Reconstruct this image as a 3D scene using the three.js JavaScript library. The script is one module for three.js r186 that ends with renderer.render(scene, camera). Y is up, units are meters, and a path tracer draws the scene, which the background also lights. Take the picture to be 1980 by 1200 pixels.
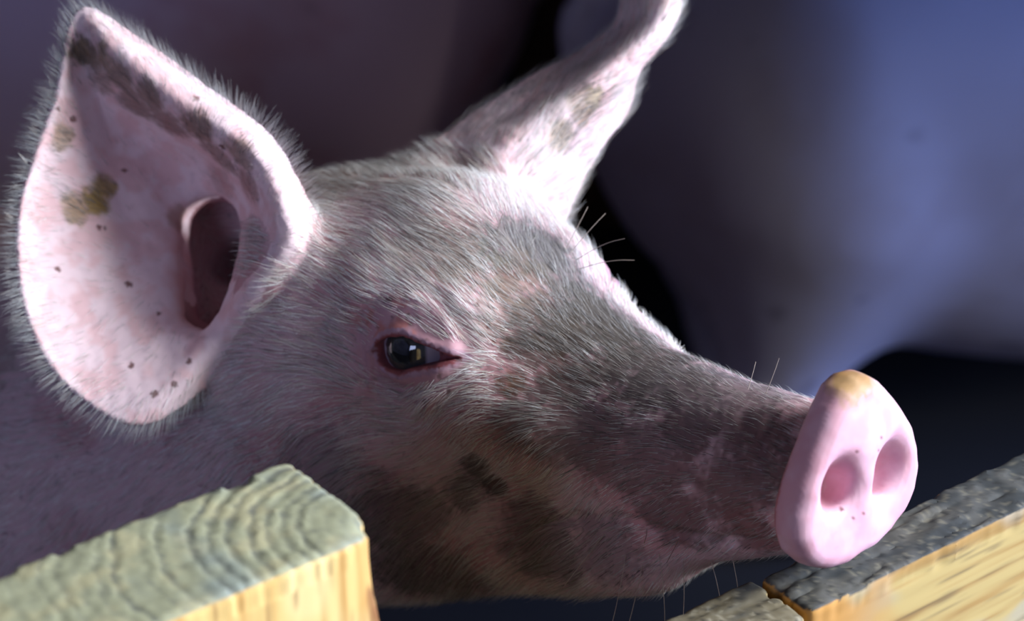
import * as THREE from 'three';
import { RectAreaLightUniformsLib } from 'three/addons/lights/RectAreaLightUniformsLib.js';

// ---------------------------------------------------------------- camera, sky, light, exposure
const scene = new THREE.Scene();
const renderer = new THREE.WebGLRenderer({ antialias: true });
renderer.toneMapping = THREE.LinearToneMapping;
renderer.toneMappingExposure = 1.0;
renderer.shadowMap.enabled = true;
renderer.shadowMap.type = THREE.PCFSoftShadowMap;
RectAreaLightUniformsLib.init();

const EYES = new THREE.Vector3(0, 0.78, 0);                       // midway between the pig's eyes
const camera = new THREE.PerspectiveCamera(13.686, 1980 / 1200, 0.05, 30);
camera.position.set(0.0091, EYES.y + 0.6523, 1.1245);
camera.rotation.set(-Math.PI / 6, 0, 0);
camera.focus = 1.2;
camera.userData.fStop = 6.5;
camera.updateMatrixWorld();

scene.background = new THREE.Color(0.62, 0.74, 1.0);               // overcast sky outside the shed
const daylight = new THREE.RectAreaLight(new THREE.Color(0.88, 0.93, 1.0), 46, 1.5, 1.1);   // daylight through the wide upper opening in the right-hand wall
daylight.name = 'upper_opening_daylight';
daylight.position.set(2.28, 2.0, 0.45);
daylight.lookAt(0, 2.0, 0.45);
scene.add(daylight);
const windowLight = new THREE.RectAreaLight(new THREE.Color(0.52, 0.60, 1.0), 6, 1.4, 1.2);   // a small blue window high in the wall behind the viewer; it shows in the pig's eye
windowLight.name = 'window_daylight';
windowLight.position.set(-1.95, 1.9, 3.68);
windowLight.lookAt(-1.95, 1.9, 0);
scene.add(windowLight);
const sideLight = new THREE.RectAreaLight(new THREE.Color(0.22, 0.38, 1.0), 36, 0.8, 0.75);        // added blue light that tints the right pig behind, set in an added low window
sideLight.name = 'added_blue_light';
sideLight.position.set(2.28, 0.85, -0.5);
sideLight.lookAt(0, 0.85, -0.5);
scene.add(sideLight);

// ---------------------------------------------------------------- small helpers
let seed = 20240611;
const rnd = () => { seed = (seed * 1664525 + 1013904223) >>> 0; return seed / 4294967296; };
const lerp = (a, b, t) => a + (b - a) * t, clamp = (x, a = 0, b = 1) => Math.min(b, Math.max(a, x));
const smooth = (a, b, x) => { const t = clamp((x - a) / (b - a)); return t * t * (3 - 2 * t); };
const hash = (i, j, k) => { let h = (i * 374761393 + j * 668265263 + k * 1274126177) | 0; h = Math.imul(h ^ (h >>> 13), 1274126177); return ((h ^ (h >>> 16)) >>> 0) / 4294967296; };
function noise(x, y, z) {                                           // value noise, 0..1
  const i = Math.floor(x), j = Math.floor(y), k = Math.floor(z); let a = x - i, b = y - j, c = z - k;
  a = a * a * (3 - 2 * a); b = b * b * (3 - 2 * b); c = c * c * (3 - 2 * c);
  return lerp(lerp(lerp(hash(i, j, k), hash(i + 1, j, k), a), lerp(hash(i, j + 1, k), hash(i + 1, j + 1, k), a), b),
    lerp(lerp(hash(i, j, k + 1), hash(i + 1, j, k + 1), a), lerp(hash(i, j + 1, k + 1), hash(i + 1, j + 1, k + 1), a), b), c);
}
const fbm = (x, y, z, n = 4) => { let s = 0, a = 0.5, t = 0; for (let i = 0; i < n; i++) { s += a * noise(x, y, z); t += a; a *= 0.5; x = x * 2.03 + 11.3; y = y * 2.03 + 5.7; z = z * 2.03 + 3.1; } return s / t; };
const smin = (a, b, k) => { const h = Math.max(k - Math.abs(a - b), 0) / k; return Math.min(a, b) - h * h * k * 0.25; };
const smax = (a, b, k) => -smin(-a, -b, k);
const catmull = (a, b, c, d, t) => 0.5 * (2 * b + (c - a) * t + (2 * a - 5 * b + 4 * c - d) * t * t + (3 * b - a - 3 * c + d) * t * t * t);
function capsule(x, y, z, a, b, ra, rb) {                           // tapered capsule
  const ex = b[0] - a[0], ey = b[1] - a[1], ez = b[2] - a[2], px = x - a[0], py = y - a[1], pz = z - a[2];
  const t = clamp((px * ex + py * ey + pz * ez) / (ex * ex + ey * ey + ez * ez));
  return Math.hypot(px - ex * t, py - ey * t, pz - ez * t) - lerp(ra, rb, t);
}
function ellipsoid(x, y, z, c, r) {
  const a = (x - c[0]) / r[0], b = (y - c[1]) / r[1], d = (z - c[2]) / r[2], k0 = Math.hypot(a, b, d), k1 = Math.hypot(a / r[0], b / r[1], d / r[2]);
  return k1 < 1e-9 ? -Math.min(...r) : k0 * (k0 - 1) / k1;
}
function polylineDistance(x, y, z, p) {
  let m = 1e9;
  for (let i = 0; i + 1 < p.length; i++) m = Math.min(m, capsule(x, y, z, p[i], p[i + 1], 0, 0));
  return m;
}

// Turns a distance field into a mesh of even quads (surface nets on 8x8x8 blocks; only blocks near the surface are sampled).
function meshField(field, lo, hi, cell, keep = null) {
  const B = 8, nb = [0, 1, 2].map((c) => Math.ceil((hi[c] - lo[c]) / cell / B)), blocks = new Map(), key = (i, j, k) => (i * nb[1] + j) * nb[2] + k;
  const reach = cell * B * 0.87 * 1.35 + cell, pos = [], idx = [];
  for (let i = 0; i < nb[0]; i++) for (let j = 0; j < nb[1]; j++) for (let k = 0; k < nb[2]; k++) {
    const x0 = lo[0] + i * B * cell, y0 = lo[1] + j * B * cell, z0 = lo[2] + k * B * cell, h = B * cell / 2;
    if (Math.abs(field(x0 + h, y0 + h, z0 + h)) > reach) continue;
    const v = new Float32Array(9 * 9 * 9);
    for (let a = 0, n = 0; a < 9; a++) for (let b = 0; b < 9; b++) for (let c = 0; c < 9; c++) v[n++] = field(x0 + a * cell, y0 + b * cell, z0 + c * cell);
    blocks.set(key(i, j, k), { i, j, k, v, id: new Int32Array(512).fill(-1) });
  }
  const off = [0, 1, 9, 10, 81, 82, 90, 91], edges = [[0, 1], [2, 3], [4, 5], [6, 7], [0, 2], [1, 3], [4, 6], [5, 7], [0, 4], [1, 5], [2, 6], [3, 7]];
  for (const bl of blocks.values()) for (let a = 0; a < 8; a++) for (let b = 0; b < 8; b++) for (let c = 0; c < 8; c++) {
    const o = (a * 9 + b) * 9 + c, s = off.map((q) => bl.v[o + q]);
    let inside = 0; for (const q of s) if (q < 0) inside++;
    if (inside === 0 || inside === 8) continue;
    let x = 0, y = 0, z = 0, n = 0;
    for (const [p, q] of edges) if ((s[p] < 0) !== (s[q] < 0)) {
      const t = s[p] / (s[p] - s[q]);
      x += lerp(p >> 2 & 1, q >> 2 & 1, t); y += lerp(p >> 1 & 1, q >> 1 & 1, t); z += lerp(p & 1, q & 1, t); n++;
    }
    x = lo[0] + (bl.i * 8 + a + x / n) * cell; y = lo[1] + (bl.j * 8 + b + y / n) * cell; z = lo[2] + (bl.k * 8 + c + z / n) * cell;
    if (keep && !keep(x, y, z)) continue;
    bl.id[(a * 8 + b) * 8 + c] = pos.length / 3; pos.push(x, y, z);
  }
  const idAt = (i, j, k) => { if (i < 0 || j < 0 || k < 0) return -1; const bl = blocks.get(key(i >> 3, j >> 3, k >> 3)); return bl ? bl.id[((i & 7) * 8 + (j & 7)) * 8 + (k & 7)] : -1; };
  const quad = (p, q, r, s, flip) => { if (p < 0 || q < 0 || r < 0 || s < 0) return; if (flip) idx.push(p, r, q, p, s, r); else idx.push(p, q, r, p, r, s); };
  for (const bl of blocks.values()) for (let a = 0; a < 8; a++) for (let b = 0; b < 8; b++) for (let c = 0; c < 8; c++) {
    const o = (a * 9 + b) * 9 + c, s = bl.v[o] < 0, i = bl.i * 8 + a, j = bl.j * 8 + b, k = bl.k * 8 + c;
    if (s !== bl.v[o + 81] < 0) quad(idAt(i, j, k), idAt(i, j - 1, k), idAt(i, j - 1, k - 1), idAt(i, j, k - 1), !s);
    if (s !== bl.v[o + 9] < 0) quad(idAt(i, j, k), idAt(i, j, k - 1), idAt(i - 1, j, k - 1), idAt(i - 1, j, k), !s);
    if (s !== bl.v[o + 1] < 0) quad(idAt(i, j, k), idAt(i - 1, j, k), idAt(i - 1, j - 1, k), idAt(i, j - 1, k), !s);
  }
  return { pos, idx };
}

// ---------------------------------------------------------------- the pig's head: a distance field in millimetres
// u runs to the snout, v up, w to the pig's right; the origin lies midway between the eyes.
const AZ = Math.PI / 4, PITCH = 6 * Math.PI / 180;
const FWD = new THREE.Vector3(Math.cos(AZ) * Math.cos(PITCH), Math.sin(PITCH), Math.sin(AZ) * Math.cos(PITCH));
const SIDE = new THREE.Vector3(-Math.sin(AZ), 0, Math.cos(AZ));
const UPW = new THREE.Vector3().crossVectors(SIDE, FWD);
if (UPW.y < 0) UPW.negate();
const toWorld = (u, v, w) => [EYES.x + (FWD.x * u + UPW.x * v + SIDE.x * w) / 1000, EYES.y + (FWD.y * u + UPW.y * v + SIDE.y * w) / 1000, EYES.z + (FWD.z * u + UPW.z * v + SIDE.z * w) / 1000];
const toLocal = (x, y, z) => { const a = (x - EYES.x) * 1000, b = (y - EYES.y) * 1000, c = (z - EYES.z) * 1000; return [a * FWD.x + b * FWD.y + c * FWD.z, a * UPW.x + b * UPW.y + c * UPW.z, a * SIDE.x + b * SIDE.y + c * SIDE.z]; };

// sections of the skull: u, top, bottom, half width, height of the widest point
const SECTIONS = [
  [-280, -40, -200, 70, -110], [-220, -10, -190, 84, -90], [-160, 16, -182, 90, -66], [-110, 40, -175, 90, -50], [-70, 57, -168, 84, -42], [-30, 66, -152, 73, -38], [0, 57, -140, 64, -36],
  [30, 35, -131, 58, -37], [60, 16, -122, 52, -38], [90, 9, -111, 47, -37], [125, 9, -96, 42, -34], [160, 9, -80, 38, -29], [195, 12, -63, 36, -24], [215, 15, -53, 36, -20], [240, 18, -50, 36, -15], [300, 18, -52, 36, -15],
];
const TABLE = [];
for (let u = -280, i = 0; u <= 300; u++) {
  while (i < SECTIONS.length - 2 && u >= SECTIONS[i + 1][0]) i++;
  const a = SECTIONS[Math.max(0, i - 1)], b = SECTIONS[i], c = SECTIONS[i + 1], d = SECTIONS[Math.min(SECTIONS.length - 1, i + 2)], t = (u - b[0]) / (c[0] - b[0]);
  const row = [];
  for (let n = 1; n < 5; n++) {
    const m0 = (c[n] - a[n]) / (c[0] - a[0] || 1) * (c[0] - b[0]), m1 = (d[n] - b[n]) / (d[0] - b[0] || 1) * (c[0] - b[0]);
    row.push((2 * t ** 3 - 3 * t * t + 1) * b[n] + (t ** 3 - 2 * t * t + t) * m0 + (3 * t * t - 2 * t ** 3) * c[n] + (t ** 3 - t * t) * m1);
  }
  TABLE.push(row);
}
function skull(u, v, w) {
  const f = clamp(u + 280, 0, 579.99), i = Math.floor(f), t = f - i, A = TABLE[i], Bq = TABLE[i + 1];
  const top = lerp(A[0], Bq[0], t), bot = lerp(A[1], Bq[1], t), hw = lerp(A[2], Bq[2], t), mid = lerp(A[3], Bq[3], t);
  const b = v > mid ? top - mid : mid - bot, dv = v - mid, x = Math.abs(w) / hw, y = Math.abs(dv) / b, k0 = Math.hypot(x, y), k1 = Math.hypot(x / hw, y / b);
  return smax(k1 < 1e-7 ? -Math.min(hw, b) : k0 * (k0 - 1) / k1, -215 - u, 40);
}

// near (right) ear: a funnel given by rings of points from its outer end over the crest and inner wall to the ear hole
const NEAR_EAR = [
 [[-75,22,74],[-82,23,85],[-103,14,77],[-129,4,68]],
 [[-69,37,58],[-72,44,71],[-106,31,60],[-136,19,49]],
 [[-75,50,49],[-74,59,67],[-110,45,54],[-144,29,43]],
 [[-93,70,45],[-88,78,63],[-126,61,52],[-153,37,46]],
 [[-112,88,45],[-109,92,65],[-149,66,52],[-157,39,49]],
 [[-143,108,55],[-138,104,72],[-172,73,58],[-161,37,53]],
 [[-180,130,66],[-175,125,81],[-191,81,68],[-164,34,58]],
 [[-206,144,80],[-203,130,82],[-197,77,77],[-163,30,65]],
 [[-204,105,103],[-204,95,98],[-191,60,84],[-160,26,70]],
 [[-200,81,123],[-200,73,114],[-186,46,91],[-155,20,75]],
 [[-191,57,144],[-192,50,133],[-178,32,99],[-152,14,80]],
 [[-174,21,160],[-174,19,148],[-167,15,109],[-146,8,84]],
 [[-151,-10,163],[-152,-8,151],[-152,1,114],[-138,2,86]],
 [[-128,-29,154],[-130,-23,145],[-136,-9,115],[-132,-2,88]],
 [[-114,-36,142],[-116,-27,135],[-124,-15,113],[-126,-4,90]],
 [[-109,-33,121],[-109,-23,119],[-115,-14,108],[-122,-6,91]],
 [[-111,-28,100],[-107,-17,105],[-109,-10,103],[-119,-7,91]],
 [[-102,-20,85],[-101,-10,95],[-105,-5,97],[-118,-6,89]],
 [[-87,-4,77],[-92,4,90],[-105,2,89],[-122,-3,81]],
];
const NEAR_EAR_BOTTOM = [-172,-1,39];
// far (left) ear: rows from the base to the tip, across the fold
const FAR_EAR = [
 [[-95,34,-45],[-71,34,-45],[-50,29,-48],[-43,15,-61],[-46,-9,-83]],
 [[-97,47,-59],[-72,53,-58],[-48,52,-53],[-40,41,-68],[-41,14,-93]],
 [[-93,58,-88],[-66,62,-83],[-42,66,-79],[-35,56,-93],[-41,38,-117]],
 [[-82,71,-122],[-58,73,-112],[-36,77,-105],[-31,72,-118],[-37,58,-141]],
 [[-71,80,-147],[-51,84,-138],[-30,90,-129],[-26,87,-135],[-31,78,-144]],
 [[-62,92,-164],[-44,96,-155],[-25,101,-146],[-19,102,-149],[-23,96,-161]],
 [[-61,105,-172],[-46,109,-166],[-26,114,-159],[-19,113,-161],[-22,110,-171]],
 [[-57,121,-179],[-48,124,-175],[-37,126,-172],[-30,128,-173],[-31,126,-179]],
];
function earSheet(rows, closed, nr, nc) {                           // a smooth grid of points through the given ones
  const R = rows.length, Cn = rows[0].length, at = (r, c) => rows[closed ? (r + R) % R : clamp(r, 0, R - 1)][clamp(c, 0, Cn - 1)], P = [], count = closed ? nr : nr + 1;
  for (let i = 0; i < count; i++) {
    const fr = i / nr * (closed ? R : R - 1), r = Math.min(Math.floor(fr), closed ? R - 1 : R - 2), tr = fr - r, row = [];
    for (let j = 0; j <= nc; j++) {
      const fc = j / nc * (Cn - 1), c = Math.min(Math.floor(fc), Cn - 2), tc = fc - c, q = [0, 0, 0];
      for (let n = 0; n < 3; n++) {
        const s = [-1, 0, 1, 2].map((dr) => catmull(at(r + dr, c - 1)[n], at(r + dr, c)[n], at(r + dr, c + 1)[n], at(r + dr, c + 2)[n], tc));
        q[n] = catmull(...s, tr);
      }
      row.push(q);
    }
    P.push(row);
  }
  return { P, closed };
}
class Sheet {                                                       // distance to such a sheet
  constructor({ P, closed }, thick) {
    this.P = P; this.closed = closed; this.thick = thick; this.size = 9; this.cells = new Map(); this.coarse = [];
    this.nr = P.length; this.nc = P[0].length;
    for (let i = 0; i < this.nr; i++) for (let j = 0; j < this.nc; j++) {
      const p = P[i][j], k = this.key(Math.floor(p[0] / 9), Math.floor(p[1] / 9), Math.floor(p[2] / 9));
      if (!this.cells.has(k)) { this.cells.set(k, []); this.coarse.push(p); }
      this.cells.get(k).push(i * this.nc + j);
    }
    this.s = 0; this.t = 0;
  }
  key(a, b, c) { return ((a + 60) * 200 + b + 60) * 200 + c + 60; }
  distance(x, y, z) {
    let m = 1e9;
    for (const p of this.coarse) { const a = x - p[0], b = y - p[1], c = z - p[2], d = a * a + b * b + c * c; if (d < m) m = d; }
    m = Math.sqrt(m);
    if (m > 34) return m - 16;
    let best = 1e9, who = -1;
    const ci = Math.floor(x / 9), cj = Math.floor(y / 9), ck = Math.floor(z / 9), R = m > 12 ? 3 : 2;
    for (let i = ci - R; i <= ci + R; i++) for (let j = cj - R; j <= cj + R; j++) for (let k = ck - R; k <= ck + R; k++) {
      const list = this.cells.get(this.key(i, j, k)); if (!list) continue;
      for (const n of list) { const p = this.P[(n / this.nc) | 0][n % this.nc], a = x - p[0], b = y - p[1], c = z - p[2], d = a * a + b * b + c * c; if (d < best) { best = d; who = n; } }
    }
    if (who < 0) return m - 6;
    const i = (who / this.nc) | 0, j = who % this.nc, q = [x, y, z];
    this.s = i / this.nr; this.t = j / (this.nc - 1);
    let d = Math.sqrt(best);
    for (const [di, dj] of [[0, 0], [-1, 0], [0, -1], [-1, -1]]) {
      let a = i + di; const b = j + dj;
      if (this.closed) a = (a + this.nr) % this.nr; else if (a < 0 || a + 1 >= this.nr) continue;
      if (b < 0 || b + 1 >= this.nc) continue;
      const a1 = (a + 1) % this.nr, p = this.P;
      d = Math.min(d, triangleDistance(q, p[a][b], p[a1][b], p[a1][b + 1]), triangleDistance(q, p[a][b], p[a1][b + 1], p[a][b + 1]));
    }
    return d - this.thick(this.s, this.t);
  }
}
function triangleDistance(p, a, b, c) {
  const bax = b[0] - a[0], bay = b[1] - a[1], baz = b[2] - a[2], cax = c[0] - a[0], cay = c[1] - a[1], caz = c[2] - a[2], px = p[0] - a[0], py = p[1] - a[1], pz = p[2] - a[2];
  const d1 = bax * px + bay * py + baz * pz, d2 = cax * px + cay * py + caz * pz, bb = bax * bax + bay * bay + baz * baz, cc = cax * cax + cay * cay + caz * caz, bc = bax * cax + bay * cay + baz * caz;
  const det = bb * cc - bc * bc || 1e-9; let s = (cc * d1 - bc * d2) / det, t = (bb * d2 - bc * d1) / det;
  if (s < 0 || t < 0 || s + t > 1) {
    const cand = [[clamp(d1 / (bb || 1e-9)), 0], [0, clamp(d2 / (cc || 1e-9))]];
    const ex = cax - bax, ey = cay - bay, ez = caz - baz, e = clamp(((px - bax) * ex + (py - bay) * ey + (pz - baz) * ez) / (ex * ex + ey * ey + ez * ez || 1e-9));
    cand.push([1 - e, e]);
    let m = 1e9; for (const [q, r] of cand) m = Math.min(m, Math.hypot(px - bax * q - cax * r, py - bay * q - cay * r, pz - baz * q - caz * r));
    return m;
  }
  return Math.hypot(px - bax * s - cax * t, py - bay * s - cay * t, pz - baz * s - caz * t);
}
const nearEar = new Sheet(earSheet(NEAR_EAR.map((r) => [...r, NEAR_EAR_BOTTOM]), true, 190, 84), (s, t) => lerp(2.4, 4.0, smooth(0, 0.5, t)));
const farEar = new Sheet(earSheet(FAR_EAR, false, 84, 60), (s, t) => lerp(4.0, 2.2, smooth(0, 0.8, s)));

// eye frame: a along the slit to the snout, b up, c out of the head
const EYE = [0, 4, 56], EC = new THREE.Vector3(0.27, 0.2, 0.94).normalize(), EA = new THREE.Vector3(0.978, 0.207, 0);
EA.addScaledVector(EC, -EA.dot(EC)).normalize();
const EB = new THREE.Vector3().crossVectors(EC, EA);
if (EB.y < 0) EB.negate();
const eyeLocal = (u, v, w) => { const x = u - EYE[0], y = v - EYE[1], z = w - EYE[2]; return [x * EA.x + y * EA.y + z * EA.z, x * EB.x + y * EB.y + z * EB.z, x * EC.x + y * EC.y + z * EC.z]; };
const fromEye = (a, b, c) => [EYE[0] + EA.x * a + EB.x * b + EC.x * c, EYE[1] + EA.y * a + EB.y * b + EC.y * c, EYE[2] + EA.z * a + EB.z * b + EC.z * c];
const BALL_R = 19, BALL = [-0.5, 0, -10.5];
function almond(a, b) {                                             // < 0 in the opening between the lids
  const top = a < 3 ? 9.2 * Math.sqrt(clamp(1 - ((a - 3) / 20) ** 2)) : 9.2 * Math.pow(clamp(1 - (a - 3) / 28), 1.15);
  const low = a < -1 ? 8.6 * Math.sqrt(clamp(1 - ((a + 1) / 16) ** 2)) : 8.6 * Math.pow(clamp(1 - (a + 1) / 32), 1.1);
  const line = -2.5 * smooth(0, 30, a);
  return (b > line ? b - line - top : line - b - low) * 0.75 + (a < -17 ? (-17 - a) * 0.5 : 0) + (a > 31 ? (a - 31) * 0.5 : 0);
}

// outline of the snout disc, (w, v) round the disc
const DISC = [[0, 46], [9, 44], [17, 37], [25, 27], [33, 16], [40, 4], [44, -8], [45, -19], [41, -31], [33, -40], [22, -47], [10, -50], [0, -49], [-10, -50], [-22, -47], [-33, -40], [-41, -31], [-45, -19], [-44, -8], [-40, 4], [-33, 16], [-25, 27], [-17, 37], [-9, 44]];
function polygonDistance(x, y, p) {
  let d = 1e9, s = 1;
  for (let i = 0, j = p.length - 1; i < p.length; j = i++) {
    const ex = p[j][0] - p[i][0], ey = p[j][1] - p[i][1], wx = x - p[i][0], wy = y - p[i][1], t = clamp((wx * ex + wy * ey) / (ex * ex + ey * ey)), bx = wx - ex * t, by = wy - ey * t;
    d = Math.min(d, bx * bx + by * by);
    const c1 = y >= p[i][1], c2 = y < p[j][1], c3 = ex * wy > ey * wx;
    if ((c1 && c2 && c3) || (!c1 && !c2 && !c3)) s = -s;
  }
  return s * Math.sqrt(d);
}
function disc(u, v, w) {
  w -= 5;
  const face = 229 + 3.5 * Math.exp(-((w * w) / 500 + (v - 6) ** 2 / 700)) - 0.02 * Math.max(0, v + 10);   // bulges between the nostrils
  const r = 8, d2 = polygonDistance(w / 0.97, (v + 3) / 0.94, DISC) * 0.94 + r, du = Math.abs(u - face) - 10 + r;
  let d = Math.hypot(Math.max(d2, 0), Math.max(du, 0)) + Math.min(Math.max(d2, du), 0) - r;
  for (const s of [1, -1]) {
    const c = s > 0 ? [242, -4, 17] : [242, -11, -18];
    // the pit slopes in from the middle and goes deep under the outer rim
    d = smax(d, -ellipsoid(u, v, w, c, [12, 13, 10]), 9);
    d = smax(d, -capsule(u, v, w, [243, c[1] - 1, c[2] + s * 2], [200, c[1] - 15, c[2] - s * 9], 9.5, 8.5), 5);
    d = smax(d, -ellipsoid(u, v, w, [245, c[1] - 13, c[2] - s * 4], [5.5, 10, 10]), 8);
  }
  return d;
}

// neck, trunk and legs of the same pig, in world metres
const NECK = [toWorld(-120, -62, 0), [-0.38, 0.49, -0.26], [-1.05, 0.50, -0.46], [-1.42, 0.52, -0.55]].map((p) => toLocal(...p));
const LEGS = [[-0.42, -0.14], [-0.52, -0.46], [-1.22, -0.4], [-1.32, -0.74]].map(([x, z], i) => [[x, 0.42, z], [x + (i < 2 ? 0.02 : -0.05), 0.24, z], [x, 0.03, z], [x + 0.03, 0.012, z + 0.01]].map((p) => toLocal(...p)));
function trunk(u, v, w) {
  let d = capsule(u, v, w, NECK[0], NECK[1], 96, 182);
  d = smin(d, capsule(u, v, w, NECK[1], NECK[2], 182, 212), 60);
  d = smin(d, capsule(u, v, w, NECK[2], NECK[3], 212, 180), 60);
  if (u < -150) for (const l of LEGS) {
    let e = capsule(u, v, w, l[0], l[1], 95, 48);
    e = smin(e, capsule(u, v, w, l[1], l[2], 44, 30), 20);
    e = smin(e, capsule(u, v, w, l[2], l[3], 32, 26), 10);
    d = smin(d, e, 70);
  }
  return d;
}
// skin folds: polyline in head millimetres, half width, depth (negative: a ridge)
const FOLDS = [
  [[[-26.4, 7.9, 68], [-21.2, 21.3, 65.8], [-13.2, 31.1, 59.8], [-1.3, 36.6, 49.4], [13.9, 32.4, 47], [26.7, 24.1, 48], [33.6, 14, 48.9]], 3.6, 3.2],   // over the upper lid
  [[[-24, 3.2, 67.4], [-23.8, -5.3, 68.7], [-20.9, -15, 70.8]], 2.2, 2.2],
  [[[-19.5, 5, 67], [-20, -8, 68], [-18.6, -18, 70.7]], 2.0, -1.6],
  [[[-15.2, 4.2, 66.7], [-16, -9.6, 67.4], [-14.8, -19.6, 70.7]], 1.8, 1.8],
  [[[-13.8, -12, 66.1], [-0.6, -13.5, 66.3], [22.1, -7, 65.8], [34.9, 1.4, 58]], 2.4, 1.9],                                                       // under the lower lid
  [[[-17, -22.1, 71.8], [-3.8, -31.8, 69.5], [21.2, -22.3, 67], [38.4, -6, 61]], 5, 2.6],
  [[[-45.4, 7.9, 75.1], [-35, 19.9, 69], [-19.2, 34.6, 61], [-7.1, 43.4, 47], [9.3, 42.9, 38.4]], 4, 1.6],
  [[[75.7, -70.3, 45], [92.6, -62.7, 43.7], [111.2, -58.2, 41.3], [123.4, -55.3, 39.8]], 3, 2.6],                                                 // mouth
  [[[123.4, -55.3, 39.8], [139.9, -56.5, 36.4], [156, -55, 32.7], [182.2, -49.3, 29.8], [206.1, -42.8, 28.7]], 3.4, 4],
  [[[-61.4, 44.2, 63], [-62, 31.4, 74.5], [-72.3, 18.1, 84.5]], 2.4, 1.6],
  [[[178, 8.3, 14.4], [186.1, -1.7, 28], [194.8, -16.6, 35.4]], 4, 1.1],
  [[[192, 9.6, 12.9], [200.7, 0.3, 27.3], [209, -13.4, 36.1]], 3.5, 1.3],
];
function pigField(u, v, w) {
  let d = skull(u, v, w);
  if (u > 195) d = smax(d, u - 219, 14);
  d = smin(d, trunk(u, v, w), 45);
  if (u > 190) d = smin(d, disc(u, v, w), 14);
  const aw = Math.abs(w);
  if (u > -130 && u < 150) {
    d = smin(d, capsule(u, v, aw, [-28, 23, 47], [16, 18, 40], 15, 10), 24);     // brow ridges
    d = smin(d, capsule(u, v, aw, [20, -12, 50], [70, -24, 40], 14, 10), 26);    // cheek bones
  }
  d = smin(d, ellipsoid(u, v, aw, [-58, -85, 50], [75, 62, 42]), 30);            // jowls
  d = smin(d, capsule(u, v, aw, [-40, -116, 44], [110, -88, 16], 34, 20), 30);   // lower jaw
  d = smin(d, ellipsoid(u, v, aw, [-88, 14, 58], [34, 34, 22]), 30);             // ear roots
  if (w > 0 && u < -20) {
    d = smin(d, capsule(u, v, w, [-112, 4, 48], [-170, 0, 40], 30, 30), 20);         // flesh behind the ear
    // the hollow in front of the ear hole, then the ear, then the hole itself
    d = smax(d, -capsule(u, v, w, [-148, 33, 56], [-120, 2, 86], 17, 14), 8);
    d = smax(d, -capsule(u, v, w, [-130, 46, 72], [-106, 12, 99], 21, 15), 8);
    d = smax(d, -capsule(u, v, w, [-108, 62, 90], [-92, 24, 114], 25, 17), 8);
    d = smin(d, nearEar.distance(u, v, w), 9);
    d = smin(d, smax(capsule(u, v, w, [-174, 18, 34], [-138, -16, 62], 36, 29), u * 0.661 + v * 0.433 + w * 0.612 + 50, 8), 10);
    d = smax(d, -capsule(u, v, w, [-152, 26, 52], [-126, -4, 82], 17, 11), 12);
    d = smax(d, -capsule(u, v, w, [-168, 16, 39], [-142, -14, 68], 17, 10), 8);
    d = smax(d, -capsule(u, v, w, [-160, 8, 44], [-178, -28, 4], 16, 12), 8);
  } else if (w < -10 && u < 30) d = smin(d, farEar.distance(u, v, w), 9);
  if (d > 14) return d;
  // eye
  const ex = u - EYE[0], ez = aw - EYE[2];
  if (ex * ex + (v - EYE[1]) ** 2 + ez * ez < 3600) {
    const [a, b, c] = eyeLocal(u, v, aw);
    const ball = Math.hypot(a - BALL[0], b - BALL[1], c - BALL[2]);
    d = smin(d, ball - 22, 9);
    const al = almond(a, b), al2 = Math.hypot(a / 1.0, b / 0.8);
    d -= 1.6 * Math.exp(-(((al - 2.4) / 1.8) ** 2)) * smooth(36, 26, al2);
    d = smax(d, -Math.max(al, -(c + lerp(20, -2, smooth(9, 17, a)))), 1.4);
  }
  for (const f of FOLDS) {
    const p = f[0], m = p.mid ??= p.reduce((s, q) => [s[0] + q[0] / p.length, s[1] + q[1] / p.length, s[2] + q[2] / p.length], [0, 0, 0]);
    p.rad ??= Math.max(...p.map((q) => Math.hypot(q[0] - m[0], q[1] - m[1], q[2] - m[2])));
    if (Math.hypot(u - m[0], v - m[1], w - m[2]) > p.rad + f[1] * 3) continue;
    const q = polylineDistance(u, v, w, p) / f[1];
    if (q < 3) d += f[2] * Math.exp(-q * q);
  }
  d += 1.5 * (fbm(u / 17, v / 17, w / 17, 2) - 0.5) + 0.7 * (noise(u / 3.4, v / 3.4, w / 3.4) - 0.5) * (u > 215 ? 0.25 : 1);
  return d;
}

// ---------------------------------------------------------------- things
const taken = new Map();
function numbered(name) { const n = taken.get(name) ?? 0; taken.set(name, n + 1); return n ? name + '_' + String(n).padStart(3, '0') : name; }
function add(o, name, parent = scene) { o.name = parent === scene ? numbered(name) : name; o.castShadow = o.receiveShadow = true; parent.add(o); return o; }
function thing(name, label, category, position = [0, 0, 0], group) { const o = add(new THREE.Group(), name); o.position.set(...position); o.userData = { label, category }; if (group) o.userData.group = group; return o; }
const structure = (o, name, label) => { add(o, name); o.userData = { kind: 'structure', label, category: name.split('_')[0] }; return o; };
const std = (o) => new THREE.MeshStandardMaterial(o);
function geometry(pos, idx, col) {
  const g = new THREE.BufferGeometry();
  g.setAttribute('position', new THREE.BufferAttribute(pos instanceof Float32Array ? pos : new Float32Array(pos), 3));
  g.setIndex(new THREE.BufferAttribute(new Uint32Array(idx), 1));
  if (col) g.setAttribute('color', new THREE.BufferAttribute(col, 3));
  g.computeVertexNormals();
  return g;
}
const mix3 = (a, b, t) => { t = clamp(t); return [lerp(a[0], b[0], t), lerp(a[1], b[1], t), lerp(a[2], b[2], t)]; };

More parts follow.
